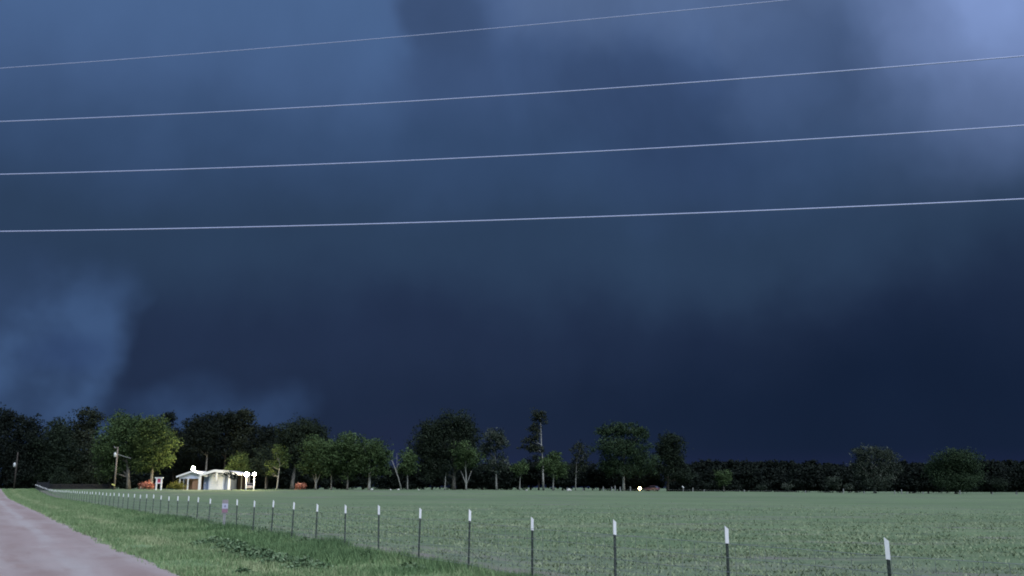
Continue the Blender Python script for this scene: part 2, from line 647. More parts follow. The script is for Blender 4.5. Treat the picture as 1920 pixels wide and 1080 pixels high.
M_FGRASS = tint_mat('field_grass_blades', [(0.150, 0.198, 0.112), (0.212, 0.260, 0.150), (0.310, 0.340, 0.225)], 0.9)
M_VGRASS = tint_mat('verge_grass_blades', [(0.088, 0.156, 0.070), (0.162, 0.252, 0.116), (0.325, 0.370, 0.210)], 0.85)
n = 420000
r = 9.0 * np.exp(RNG.random(n) * math.log(150 / 9.0))
a = (RNG.random(n) * 64 - 31) * PI / 180
xy = np.stack([r * np.sin(a), r * np.cos(a)], -1)
tt = xy @ NV
row = (xy[:, 1] + 0.12 * xy[:, 0]) / 1.1 + (vnoise(xy[:, 0] * 0.35, xy[:, 1] * 0.35) - 0.5) * 2.2
patch = sstep(0.30, 0.62, vnoise(xy[:, 0] * 0.22 + 7, xy[:, 1] * 0.6 + 3) * 0.65 + vnoise(xy[:, 0] * 0.8, xy[:, 1] * 2.0) * 0.35)
dens = (0.12 + 0.88 * patch) * 0.15 + (0.15 + 0.85 * patch) * 0.85 * (0.5 + 0.5 * np.cos(2 * PI * row)) * sstep(0.25, 0.6, vnoise(xy[:, 0] * 0.9, xy[:, 1] * 0.9) * 0.6 + vnoise(xy[:, 0] * 3.1, xy[:, 1] * 3.1) * 0.4)
track = np.exp(-((tt - 11.0 - 0.7 * (vnoise(xy[:, 0] * 0.3, xy[:, 1] * 0.3) - 0.5)) / 0.5) ** 2)
keep = (tt > 9.75) & (RNG.random(n) < dens * (1 - 0.9 * track) * (1 - sstep(30, 130, r)))
xy, r = xy[keep], r[keep]
k = (r / 14.0) ** 0.55
tn = np.clip(0.15 + 0.5 * vnoise(xy[:, 0] * 0.7 + 30, xy[:, 1] * 0.7) + 0.55 * (RNG.random(len(r)) - 0.35), 0, 1)
blades('field_grass', xy, (0.03 + 0.045 * RNG.random(len(r))) * k ** 0.5, 0.028 * k, 1.4, tn, M_FGRASS,
       'short sparse grey-green pasture grass covering the fenced field')
n = 330000
s_ = 6.0 * np.exp(RNG.random(n) * math.log(230 / 6.0)) + 2.0
t_ = 3.55 + RNG.random(n) * 6.4
tuft = vnoise(s_ * 0.9, t_ * 0.9) * 0.6 + vnoise(s_ * 3.0, t_ * 3.0) * 0.4
keep = (RNG.random(n) < 0.35 + 0.9 * tuft) & (RNG.random(n) < sstep(3.55, 4.25, t_ + 0.5 * (vnoise(s_ * 1.6, t_ * 2) - 0.5)))
s_, t_, tuft = s_[keep], t_[keep], tuft[keep]
xy = st(s_, t_)
k = (np.hypot(*xy.T) / 16.0) ** 0.55
near_f = np.exp(-((t_ - 9.4) / 0.5) ** 2)
swath = np.exp(-((t_ - 5.5 - 0.8 * (vnoise(s_ * 0.15, t_ * 0) - 0.5)) / 0.5) ** 2) * sstep(0.3, 0.6, vnoise(s_ * 0.35 + 5, t_ * 0.8))
rank = sstep(6.6, 7.8, t_) * (1 - sstep(45, 80, s_)) * sstep(0.25, 0.6, vnoise(s_ * 0.5 + 11, t_ * 0.6))
h = (0.05 + 0.17 * rank * RNG.random(len(s_)) + 0.12 * tuft ** 1.5 + 0.10 * RNG.random(len(s_)) * tuft + 0.16 * near_f * RNG.random(len(s_)))
tn = np.clip(0.58 + 0.42 * swath - 0.42 * rank - 0.25 * near_f * tuft + 0.7 * (RNG.random(len(s_)) - 0.5) - 0.35 * (tuft - 0.5), 0, 1)
blades('verge_grass', xy, h * k ** 0.3, 0.024 * k, 0.55, tn, M_VGRASS,
       'bright green mown verge grass between the dirt road and the wire fence', zoff=0.01)


# ------------------------------------------------------------------ leaves and trees
def leaf_cloud(lobes, leaf, per_clump=20, dens=14.0, flat=1.0, core=2.2, seed=0):
    """lobes: (cx, cy, cz, rx, ry, rz). returns verts, quad faces, tint"""
    g_ = np.random.default_rng(seed)
    out, tin = [], []
    for cx, cy, cz, rx, ry, rz in lobes:
        rr = (rx * ry * rz) ** (1 / 3)
        nc = max(8, int(dens * rr ** 2 * (0.45 / leaf) ** 0.6))
        d = g_.normal(size=(nc, 3))
        d /= np.linalg.norm(d, axis=1)[:, None]
        q = g_.random(nc) ** (1 / core)
        # an uneven outline: the lobe's radius changes with direction
        q *= 0.62 + 0.78 * vnoise(d[:, 0] * 2.6 + cx + 50, d[:, 2] * 2.6 + d[:, 1] * 1.6 + cz + 50)
        cc = d * q[:, None] * np.array((rx, ry, rz)) + np.array((cx, cy, cz))
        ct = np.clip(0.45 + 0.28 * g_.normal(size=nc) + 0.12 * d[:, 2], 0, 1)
        cr = (0.20 * rr + 0.25) * (0.6 + 0.8 * g_.random(nc))
        off = g_.normal(size=(nc, per_clump, 3)) * 0.55
        off[..., 2] *= 0.75 * flat
        pos = (cc[:, None, :] + off * cr[:, None, None]).reshape(-1, 3)
        m_ = len(pos)
        u = g_.normal(size=(m_, 3))
        u /= np.linalg.norm(u, axis=1)[:, None]
        v = np.cross(u, g_.normal(size=(m_, 3)))
        v /= np.linalg.norm(v, axis=1)[:, None]
        ls = leaf * (0.55 + 0.8 * g_.random(m_))
        u *= ls[:, None] * 0.5
        v *= ls[:, None] * 0.32
        out.append(np.stack([pos - u, pos + v, pos + u, pos - v], 1).reshape(-1, 3))
        tin.append(np.repeat(np.clip(np.repeat(ct, per_clump) + 0.12 * g_.normal(size=m_), 0, 1), 4))
    vv = np.concatenate(out)
    return vv, np.arange(len(vv)).reshape(-1, 4), np.concatenate(tin)


SEED = [100]


def plant(name, label, cat, px, y, lobes, leafmat, bark=None, trunk=0.28, leaf=0.42, dens=14.0, lean=0.0, per=20,
          fork=False, group=None, trunk_top=None, core=2.2):
    """a tree or bush standing at column px, y metres off; lobes given as seen (px, py, rx, ry), built at their real size"""
    SEED[0] += 1
    b = base(px, y)
    sc = y / F
    root = thing(name, label, cat, b, 0, group)
    rnd = random.Random(SEED[0])
    L = []
    for q in lobes:
        p = at(q[0], q[1], y) - b
        rx, rz = q[2] * sc, q[3] * sc
        ry = 0.5 * (rx + rz)
        L.append((p.x, rnd.uniform(-0.35, 0.35) * ry, max(p.z, rz * 0.5 if bark is None else p.z), rx, ry, rz))
    vv, ff, tt_ = leaf_cloud(L, leaf, per, dens, seed=SEED[0], core=core)
    vv[:, 2] = np.maximum(vv[:, 2], 0.05)
    obj('crown' if bark else 'foliage', np_mesh('crown', vv, ff, M_LEAF[leafmat], tint=tt_), root)
    if bark is not None:
        mb = MB()
        top = max(L, key=lambda l: l[2])
        low = min(L, key=lambda l: l[2])
        tz = trunk_top * sc if trunk_top else 0.75 * (top[2] + top[5] * 0.3)
        tx = top[0] * 0.6 if not trunk_top else lean * tz
        pts, rads = [], []
        for i_ in range(7):
            f_ = i_ / 6
            pts.append((tx * f_ ** 1.3 + lean * tz * f_ * (0 if trunk_top else 1) + rnd.uniform(-0.12, 0.12) * f_, rnd.uniform(-0.1, 0.1) * f_, -0.15 + (tz + 0.15) * f_))
            rads.append(trunk * (1.25 if i_ == 0 else 1.0 - 0.72 * f_))
        mb.tube(pts, rads, 8)
        for l in L:
            # limbs leave the trunk below each lobe and run into it
            f_ = min(0.85, max(0.25, (l[2] - l[5] * 0.9) / max(tz, 0.1)))
            i0 = f_ * 6
            k0 = int(i0)
            p0 = Vector(pts[k0]).lerp(Vector(pts[min(k0 + 1, 6)]), i0 - k0)
            for _ in range(2):
                e = Vector((l[0] + rnd.uniform(-0.5, 0.5) * l[3], l[1] + rnd.uniform(-0.5, 0.5) * l[4], l[2] + rnd.uniform(-0.1, 0.5) * l[5]))
                mid = p0.lerp(e, 0.5) + Vector((0, 0, -0.08 * (e - p0).length))
                r0 = trunk * (0.5 - 0.25 * f_)
                mb.tube([p0, mid, e], [r0, r0 * 0.7, r0 * 0.25], 5)
        if fork:
            for sx in (-1, 1):
                mb.tube([(0, 0, 0.16 * tz), (sx * 0.5, 0, 0.34 * tz), (sx * 1.3, 0.1, 0.62 * tz)], [trunk * 0.6, trunk * 0.45, trunk * 0.2], 6)
        mb.build('trunk', bark, root, smooth=True)
    return root


def tree(label, px, y, lobes, leafmat='mid', bark=M_BARK, name='broadleaf_tree', **kw):
    return plant(name, label, 'tree', px, y, lobes, leafmat, bark, **kw)


WOOD_AT = ['right behind the dim far-left utility pole', 'above the dark gate', 'just right of the conical shrub', 'left of the pale utility pole', 'behind the thick trunk of the tall oak', 'behind the white two-post sign', 'behind the left gable of the house', 'behind the carport roof peak', 'behind the small olive tree by the house', 'behind the twin post lamps', 'behind the curved lamplit sapling', 'above the small right-hand coral shrub']
MID_AT = ['in the gap left of the leaning dead tree', 'behind the narrow yellowish-green tree', 'behind the lower left of the tallest dark oak', "left of the silvery tree's trunk", 'just right of the silvery tree', "left of the tall thin pine's trunk", "directly behind the tall thin pine's trunk", 'right of the tree with short white trunk', 'right of the needle-thin trunk', 'behind the left side of the wide oak', 'above the small maroon car', 'behind the trunk of the wide oak', 'right behind the low bright lantern', 'behind the forked white trunk', 'at the right end of the middle treeline', 'behind the stout-trunked tree of the bushy pair', 'behind the left tree of the bushy pair', 'behind the slim green tree']
RIGHT_AT = ['behind the little round-headed tree', 'right of the little round-headed tree', 'left of the small feathery bush', 'right of the small feathery bush', 'behind the brownish bush', 'right of the grey-flecked tree', 'left of the dome-shaped tree', 'right of the dome-shaped tree', 'at the right edge of the view']
WG = 'dark woodland trees behind the house'
# --- dark wood on the left, behind everything
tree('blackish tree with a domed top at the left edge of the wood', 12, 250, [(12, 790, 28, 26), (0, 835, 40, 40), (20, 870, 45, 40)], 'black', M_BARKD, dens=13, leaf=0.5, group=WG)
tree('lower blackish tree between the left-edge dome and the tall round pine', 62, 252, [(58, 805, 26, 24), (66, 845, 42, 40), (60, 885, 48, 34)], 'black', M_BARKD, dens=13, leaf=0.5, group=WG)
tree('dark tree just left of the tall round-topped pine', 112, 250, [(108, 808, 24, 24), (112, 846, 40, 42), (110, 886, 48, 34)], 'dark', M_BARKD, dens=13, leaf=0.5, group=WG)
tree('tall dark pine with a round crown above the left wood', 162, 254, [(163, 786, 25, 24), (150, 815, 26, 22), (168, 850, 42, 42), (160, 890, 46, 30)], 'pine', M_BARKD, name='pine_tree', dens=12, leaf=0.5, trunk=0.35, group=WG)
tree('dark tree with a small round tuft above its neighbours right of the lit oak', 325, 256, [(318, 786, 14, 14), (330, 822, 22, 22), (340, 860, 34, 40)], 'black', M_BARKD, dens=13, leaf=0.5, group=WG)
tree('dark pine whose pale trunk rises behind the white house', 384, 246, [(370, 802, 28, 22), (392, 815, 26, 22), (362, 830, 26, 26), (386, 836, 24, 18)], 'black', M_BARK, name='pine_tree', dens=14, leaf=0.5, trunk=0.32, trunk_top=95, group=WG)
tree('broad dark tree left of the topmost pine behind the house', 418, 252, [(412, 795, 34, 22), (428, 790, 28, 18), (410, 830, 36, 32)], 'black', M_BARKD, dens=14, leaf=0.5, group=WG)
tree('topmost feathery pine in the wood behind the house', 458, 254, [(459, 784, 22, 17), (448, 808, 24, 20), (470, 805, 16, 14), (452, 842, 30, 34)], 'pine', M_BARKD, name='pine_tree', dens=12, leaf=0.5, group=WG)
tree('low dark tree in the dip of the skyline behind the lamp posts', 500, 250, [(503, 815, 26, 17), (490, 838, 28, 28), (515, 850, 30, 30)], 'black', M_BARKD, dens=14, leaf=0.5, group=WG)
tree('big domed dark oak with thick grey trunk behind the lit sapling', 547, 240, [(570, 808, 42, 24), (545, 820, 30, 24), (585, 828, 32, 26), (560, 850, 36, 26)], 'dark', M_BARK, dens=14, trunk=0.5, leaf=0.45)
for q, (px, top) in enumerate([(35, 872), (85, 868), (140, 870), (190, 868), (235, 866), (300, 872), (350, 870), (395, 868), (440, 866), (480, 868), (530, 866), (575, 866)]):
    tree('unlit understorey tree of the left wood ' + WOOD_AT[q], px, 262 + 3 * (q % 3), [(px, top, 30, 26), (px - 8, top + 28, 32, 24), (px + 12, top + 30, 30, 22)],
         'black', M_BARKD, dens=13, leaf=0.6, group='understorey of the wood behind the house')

# --- trees along the far side of the field, left to right
plant('conical_shrub', 'dark conical evergreen shrub below the left wood', 'shrub', 117, 226, [(117, 900, 17, 18), (117, 886, 11, 12)], 'dark', M_BARKD, leaf=0.3, trunk=0.1, dens=22)
tree('tall green oak with thick pale trunk beside the utility pole', 241, 224, [(228, 800, 32, 24), (250, 808, 40, 28), (212, 838, 34, 34), (250, 848, 36, 36), (206, 872, 26, 24)], 'mid', M_BARK, trunk=0.5)
tree('yellow-green lamplit tree left of the white house', 283, 220, [(288, 800, 30, 20), (305, 828, 24, 26), (278, 838, 30, 32), (300, 858, 26, 22), (272, 872, 26, 16)], 'olive', M_BARK, trunk=0.42, dens=15)
tree('small olive tree rising behind the right end of the house', 446, 226, [(447, 864, 19, 14), (440, 882, 18, 12), (458, 880, 14, 12)], 'olive', M_BARKD, trunk=0.16, leaf=0.35)
tree('small scrubby tree growing in front of the carport', 434, 205, [(430, 889, 11, 6), (438, 893, 8, 6)], 'dark', M_BARK, trunk=0.11, leaf=0.25, dens=18)
tree('brownish tree directly right of the twin post lamps', 498, 228, [(497, 860, 24, 22), (488, 878, 20, 16), (508, 878, 18, 18)], 'dark', M_BARK, trunk=0.22)
tree('small lamplit sapling with a curved pale trunk', 519, 216, [(524, 848, 15, 14), (530, 862, 16, 14), (514, 872, 16, 9), (508, 888, 10, 5)], 'olive', M_BARKP, trunk=0.16, leaf=0.34, dens=8, lean=0.05)
tree('twin-stemmed green tree at the right of the lawn', 592, 220, [(592, 842, 26, 24), (606, 860, 26, 26), (580, 870, 22, 20), (602, 884, 24, 12)], 'mid', M_BARKP, trunk=0.22, fork=True)
tree('slim green tree between the twin-stemmed tree and the bushy pair', 621, 224, [(622, 850, 18, 22), (626, 876, 22, 18)], 'mid', M_BARKP, trunk=0.2)
tree('rounded green tree, left of the bushy pair', 651, 222, [(656, 832, 26, 22), (645, 855, 24, 26), (665, 862, 24, 26), (652, 884, 22, 14)], 'mid', M_BARK, trunk=0.22)
tree('rounded green tree with stout pale trunk, right of the bushy pair', 692, 222, [(694, 845, 30, 22), (712, 858, 24, 24), (682, 868, 26, 20), (708, 882, 26, 12)], 'mid', M_BARKP, trunk=0.36)
tree('narrow yellowish-green tree left of the tallest dark oak', 764, 230, [(764, 858, 17, 14), (768, 872, 18, 14), (758, 880, 12, 10)], 'mid', M_BARKP, trunk=0.17)
tree('tallest dark oak near the middle of the treeline', 851, 244, [(852, 798, 36, 26), (815, 810, 32, 26), (876, 815, 22, 24), (798, 842, 30, 34), (840, 840, 44, 34), (870, 858, 30, 30), (815, 875, 36, 24)], 'dark', M_BARK, trunk=0.5, dens=15)
tree('little pale-stemmed tree before the tallest dark oak', 834, 232, [(834, 882, 11, 11), (838, 872, 7, 8)], 'dark', M_BARKP, trunk=0.18, leaf=0.34)
tree('slender tree with forked white trunk before the tallest dark oak', 874, 228, [(872, 846, 20, 18), (886, 860, 18, 16), (864, 866, 14, 14)], 'mid', M_BARKP, trunk=0.22, fork=True, dens=11)
tree('silvery grey-topped tree right of the tallest dark oak', 931, 236, [(925, 818, 22, 13), (936, 830, 18, 14), (912, 845, 18, 16), (932, 868, 22, 18), (912, 876, 12, 8)], 'grey', M_BARKP, trunk=0.24, dens=11)
tree('small green tree between the silvery tree and the tall pine', 974, 234, [(972, 880, 16, 12), (978, 872, 11, 10)], 'mid', M_BARKP, trunk=0.17)
tree('tall thin pine with bare pale trunk and crown on its left', 1019, 246, [(1012, 782, 14, 15), (1002, 806, 13, 10), (997, 825, 17, 9), (992, 840, 18, 7), (1006, 842, 14, 7)], 'pine', M_BARKP, name='pine_tree', trunk=0.27, trunk_top=128, dens=12, lean=-0.045)
tree('bushy green tree with short white trunk right of the tall pine', 1037, 236, [(1040, 856, 15, 11), (1034, 872, 26, 14), (1046, 884, 22, 13)], 'mid', M_BARKP, trunk=0.22)
tree('wispy tree with a bare needle-thin trunk', 1079, 238, [(1084, 842, 13, 16), (1090, 858, 14, 12), (1084, 874, 20, 12)], 'pine', M_BARKP, trunk=0.12, dens=7)
tree('wide dark green oak above the pale fence posts', 1169, 250, [(1140, 808, 26, 11), (1170, 806, 30, 12), (1196, 812, 20, 14), (1146, 838, 32, 22), (1186, 842, 28, 22), (1206, 868, 28, 20), (1148, 872, 28, 18), (1176, 880, 34, 14)], 'deep', M_BARKP, trunk=0.38, dens=14)
tree('upright dark tree ending the middle treeline', 1252, 256, [(1258, 828, 24, 18), (1246, 848, 20, 20), (1266, 856, 20, 24), (1250, 882, 32, 20), (1282, 892, 20, 14)], 'dark', M_BARKD, trunk=0.35, dens=15)
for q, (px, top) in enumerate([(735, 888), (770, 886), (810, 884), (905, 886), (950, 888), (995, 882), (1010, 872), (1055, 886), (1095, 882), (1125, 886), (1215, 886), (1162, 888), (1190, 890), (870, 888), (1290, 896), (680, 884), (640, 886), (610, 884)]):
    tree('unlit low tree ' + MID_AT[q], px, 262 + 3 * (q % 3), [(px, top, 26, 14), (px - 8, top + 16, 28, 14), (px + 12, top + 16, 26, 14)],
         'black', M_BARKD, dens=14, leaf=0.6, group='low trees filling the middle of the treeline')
# --- right-hand side
tree('little round-headed tree alone before the far wood', 1357, 262, [(1357, 892, 15, 12), (1356, 902, 14, 10)], 'mid', M_BARK, trunk=0.15)
tree('grey-flecked spreading tree, left of the two on the right', 1640, 280, [(1615, 852, 20, 14), (1642, 850, 24, 14), (1668, 858, 20, 14), (1620, 876, 26, 20), (1655, 880, 30, 20), (1640, 902, 36, 16)], 'grey', M_BARKP, trunk=0.4, dens=10)
tree('dome-shaped dark green tree, right of the two on the right', 1792, 282, [(1792, 860, 36, 20), (1765, 880, 26, 24), (1815, 880, 28, 24), (1790, 902, 48, 18)], 'deep', M_BARKD, trunk=0.4, dens=15)
for lab, px, py, rx, ry, lm in [('low grassy bush left of the little round-headed tree', 1322, 910, 14, 7, 'dark'), ('pale low bush right of the little round-headed tree', 1428, 913, 9, 7, 'grey'),
                           ('small feathery bush midway along the right field edge', 1476, 911, 11, 8, 'grey'), ('brownish bush left of the grey-flecked tree', 1562, 905, 14, 13, 'grey'),
                           ('dark bush at the right edge of the treeline', 1875, 908, 15, 12, 'dark'), ('low pale bush nearest left of the grey-flecked tree', 1590, 914, 10, 6, 'grey')]:
    plant('field_edge_bush', lab, 'bush', px, 268, [(px, py, rx, ry)], lm, None, leaf=0.35, dens=16)
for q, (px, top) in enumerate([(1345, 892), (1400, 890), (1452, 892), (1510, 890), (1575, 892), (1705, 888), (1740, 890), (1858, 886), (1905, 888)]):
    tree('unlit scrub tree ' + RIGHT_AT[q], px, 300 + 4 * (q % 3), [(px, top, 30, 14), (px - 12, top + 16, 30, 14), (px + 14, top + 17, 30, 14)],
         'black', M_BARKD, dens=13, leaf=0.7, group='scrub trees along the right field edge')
lob = []
for px in range(1270, 2120, 15):
    top = np.interp(px, [1270, 1400, 1480, 1560, 1610, 1700, 1850, 2100], [872, 868, 870, 874, 877, 871, 870, 873])
    p = at(px, top + 8 + random.uniform(-4, 3), 460 + random.uniform(-15, 15))
    z0 = gz(p.x, p.y)
    lob.append((p.x, p.y, p.z, 3.6, 4, 2.6))
    lob.append((p.x + 1, p.y, z0 + 0.55 * (p.z - z0), 4.2, 4, 3.4))
    lob.append((p.x - 1, p.y + 1, z0 + 0.2 * (p.z - z0), 4.2, 4, 3.0))
vv, ff, tt_ = leaf_cloud(lob, 1.1, 14, 16, seed=5)
fw_ = obj('far_wood', np_mesh('far_wood', vv, ff, M_LEAF['black'], tint=tt_))
tag(fw_, 'far-off black wood along the horizon on the right', 'wood', kind='stuff')

# dead leaning tree
b = base(753, 228)
root = thing('dead_tree', 'bare thin dead tree leaning left in the gap of the treeline', 'tree', b)
mb = MB()
p1 = at(735, 862, 228) - b
mb.tube([(0, 0, -0.1), p1 * 0.4 + Vector((0.15, 0, 0)), p1], [0.16, 0.11, 0.04], 6)
mb.build('trunk', M_BARKP, root, True)
for k_, e in enumerate([(744, 850), (748, 868), (728, 850)]):
    q = at(e[0], e[1], 228) - b
    MB().tube([p1 * (0.45 + 0.18 * k_), q], [0.06, 0.02], 5).build('branch', M_BARKP, root, True)

# flowering shrubs and bushes near the house
for lab, px, y, lb in [('coral blossoming shrub beside the white two-post sign', 277, 214, [(275, 910, 10, 6), (282, 910, 8, 7)]),
                       ('small coral blossoming shrub right of the lit lawn', 563, 216, [(560, 912, 6, 5), (567, 911, 7, 6)])]:
    plant('blossoming_shrub', lab, 'shrub', px, y, lb, 'coral', None, leaf=0.22, dens=40, group='coral shrubs on the lawn')
plant('golden_shrub', 'golden leafy shrub against the left porch of the house', 'shrub', 333, 211, [(328, 910, 11, 7), (338, 911, 10, 6)], 'gold', None, leaf=0.25, dens=30)

# ------------------------------------------------------------------ field fence with capped posts
FH = 1.35
def along_fence(px, hgt=1.3):
    """how far along the fence line the post seen in column px stands"""
    lo, hi = 3.0, 230.0
    for _ in range(50):
        m_ = 0.5 * (lo + hi)
        p_ = st(m_, T_FENCE)
        v_ = Vector((p_[0], p_[1], hgt - CAM_H))
        if 960 + F * v_.dot(RT) / v_.dot(FW) > px:
            lo = m_
        else:
            hi = m_
    return lo


s_posts = [4.7] + [along_fence(px) for px in (1667, 1360, 1153, 997, 881, 786, 711, 648, 595, 549, 512, 477, 447, 394, 372, 352, 335)]
while s_posts[-1] < 219:
    s_posts.append(s_posts[-1] + 2.93)
fx, fy = st(4.8, T_FENCE)
fence = thing('wire_fence', 'long woven wire fence on dark steel posts with white caps', 'fence', (0, 0, 0))
# T-section post
tp = MB()
tp.box(-0.021, 0.021, -0.006, 0.006, -0.35, FH - 0.03)
tp.box(-0.005, 0.005, 0.006, 0.018, -0.35, FH - 0.03)
for q in range(18):
    tp.box(-0.010, 0.010, -0.014, -0.006, 0.05 + q * 0.06, 0.075 + q * 0.06)
cap_mb = MB()
cw, cd_ = 0.026, 0.020
# sleeve with a slanted top
cap_mb.add([(-cw, -cd_, FH - 0.225), (cw, -cd_, FH - 0.235), (cw, cd_, FH - 0.235), (-cw, cd_, FH - 0.225),
            (-cw, -cd_, FH + 0.028), (cw, -cd_, FH - 0.020), (cw, cd_, FH - 0.020), (-cw, cd_, FH + 0.028)],
           [(3, 2, 1, 0), (4, 5, 6, 7), (0, 1, 5, 4), (1, 2, 6, 5), (2, 3, 7, 6), (3, 0, 4, 7)])
post0 = cap0 = None
rnd = random.Random(3)
pos_posts = []
for i_, s in enumerate(s_posts):
    s += rnd.uniform(-0.08, 0.08) if i_ > 17 else 0
    x, y = st(s, T_FENCE + rnd.uniform(-0.02, 0.02))
    z = gz(x, y)
    if post0 is None:
        p = post0 = tp.build('post', M_POST, fence)
        cp = cap0 = cap_mb.build('cap', M_CAP, p)
    else:
        p = copy_part(post0, fence)
        cp = copy_part(cap0, p)
    dz = rnd.uniform(-0.035, 0.035)
    p.location = (x, y, z + dz)
    p.rotation_euler = (rnd.uniform(-0.02, 0.02), rnd.uniform(-0.03, 0.03), -math.atan2(x, y) * 0.6 + rnd.uniform(-0.25, 0.25))
    pos_posts.append((s, Vector((x, y, z))))


def fence_pt(s, hgt):
    x, y = st(s, T_FENCE - 0.03)
    return Vector((x, y, gz(x, y) + hgt))


for hgt in (0.08, 0.22, 0.38, 0.55, 0.73, 0.93, 1.12):
    pts = [fence_pt(s, hgt + 0.004 * math.sin(s * 2.1 + hgt * 9)) for s, _ in pos_posts]
    MB().tube(pts, 0.0040, 4).build('line_wire', M_GALV, fence)
mb = MB()
s = 4.9
while s < 95:
    a_, b_ = fence_pt(s, 0.06), fence_pt(s + 0.01, 1.12)
    mb.tube([a_, b_], 0.0036, 3, cap=False)
    s += 0.30
o = mb.build('stay_wires', M_GALV, fence)
o['kind'] = 'stuff'

# notice on the fence
sx, sy = st(42.6, T_FENCE - 0.25)
sg = thing('fence_notice', 'small red and white notice board on a pale post by the fence', 'sign', (sx, sy, gz(sx, sy)), math.atan2(sx, -sy) + PI + PI)
sg.rotation_euler = (0, 0, -math.atan2(sx, sy))
MB().box(-0.055, 0.055, 0.012, 0.10, -0.3, 1.22).build('post', M_GREYWOOD, sg)
M_PINK = mat('faded_red_print', (0.30, 0.19, 0.24), 0.6, 0.15, 9.0)
M_PALEP = mat('faded_pale_print', (0.28, 0.25, 0.27), 0.6, 0.1, 9.0)
M_PANEL = mat('white_print', (0.46, 0.46, 0.58), 0.5, 0.05, 9.0)
M_INK = mat('dark_print', (0.22, 0.22, 0.32), 0.6, 0.2, 9.0)
brd = MB().box(-0.125, 0.125, -0.006, 0.010, 0.80, 1.36).build('board', M_PALEP, sg)
MB().box(-0.122, 0.122, -0.010, -0.0065, 0.985, 1.20).build('white_panel', M_PANEL, brd)
MB().box(-0.122, 0.122, -0.010, -0.0065, 0.82, 0.98).build('red_band', M_PINK, brd)
em = MB()
em.prism([(-0.035, 1.05), (0.0, 1.03), (0.035, 1.05), (0.04, 1.10), (0.0, 1.145), (-0.04, 1.10)], -0.0125, -0.0105)
em.build('emblem', M_INK, brd)
MB().box(-0.085, 0.085, -0.0125, -0.0105, 0.875, 0.905).build('print_line', mat('dark_red_print', (0.30, 0.13, 0.2), 0.6, 0.1), brd)

# ------------------------------------------------------------------ weeds along the fence foot
M_WEED = tint_mat('weed_leaves', [(0.055, 0.100, 0.048), (0.090, 0.150, 0.072), (0.190, 0.260, 0.150)], 0.7, 0.3)


def weed(s, t, rad_, hgt, label, dark=0.0, n_=520):
    SEED[0] += 1
    g_ = np.random.default_rng(SEED[0])
    x, y = st(s, t)
    rt_ = thing('weed_clump', label, 'weed', (x, y, gz(x, y)), 0, 'weed clumps on the verge')
    d = g_.normal(size=(n_, 2)) * rad_ * 0.55
    rr = np.hypot(d[:, 0], d[:, 1]) / rad_
    z = hgt * g_.random(n_) ** 0.8 * np.clip(1.1 - rr * 0.8, 0.15, 1)
    pos = np.stack([d[:, 0], d[:, 1], z], -1)
    u = g_.normal(size=(n_, 3))
    u[:, 2] *= 0.5
    u /= np.linalg.norm(u, axis=1)[:, None]
    v = np.cross(u, g_.normal(size=(n_, 3)))
    v /= np.linalg.norm(v, axis=1)[:, None]
    ls = (0.045 + 0.07 * g_.random(n_))[:, None]
    q = np.stack([pos - u * ls * 0.6, pos + v * ls * 0.33, pos + u * ls * 0.6, pos - v * ls * 0.33], 1).reshape(-1, 3)
    ti = np.repeat(np.clip(0.58 - 0.6 * dark + 0.3 * g_.normal(size=n_), 0, 1), 4)
    obj('leaves', np_mesh('weed_leaves', q, np.arange(len(q)).reshape(-1, 4), M_WEED, tint=ti), rt_)
    sm = MB()
    for k_ in range(10):
        e = pos[k_ * 7]
        sm.tube([(e[0] * 0.3, e[1] * 0.3, -0.03), (e[0] * 0.8, e[1] * 0.8, e[2] * 0.6), tuple(e)], [0.006, 0.005, 0.003], 4)
    sm.build('stems', mat('weed_stem', (0.06, 0.09, 0.04), 0.8), rt_)


def onground(px, py):
    d = ray(px, py)
    k_ = -CAM_H / d.z
    p = np.array((d.x * k_, d.y * k_))
    return float(p @ DV), float(p @ NV)


for px, py, rd, hg, dk, lab in [
    (400, 1022, 0.8, 0.30, 0.0, 'leafy weed clump on the verge just below the fence notice'),
    (432, 1034, 0.7, 0.42, 0.2, 'tall dark weed clump right below the fence notice'),
    (455, 1048, 0.7, 0.40, 0.2, 'dark weed clump in the middle of the weedy verge, below the tall one'),
    (492, 1052, 0.6, 0.32, 0.15, 'spreading dark weed clump at the middle of the verge'),
    (530, 1060, 0.6, 0.30, 0.1, 'dark weed clump nearest the bottom edge, left of two'),
    (575, 1066, 0.6, 0.30, 0.1, 'dark weed clump nearest the bottom edge, right of two'),
    (493, 1010, 0.5, 0.45, 0.25, 'bushy dark weed standing against the fence foot, left of two'),
    (570, 1024, 0.5, 0.36, 0.25, 'bushy dark weed standing against the fence foot, right of two'),
    (590, 1028, 0.4, 0.30, 0.2, 'small weed tuft at a post foot beside the bushy weed'),
    (350, 978, 0.5, 0.35, 0.2, 'little dark weed at a post foot left of the fence notice'),
    (770, 1074, 0.6, 0.28, 0.2, 'weed clump at the bottom edge between two near posts'),
    (690, 1052, 0.5, 0.25, 0.1, 'low weed clump at the foot of a near post'),
    (455, 1076, 0.25, 0.16, 0.3, 'tiny dark weed alone at the bottom edge of the verge')]:
    s, t = onground(px, py)
    weed(s, t, rd, hg, lab, dk)

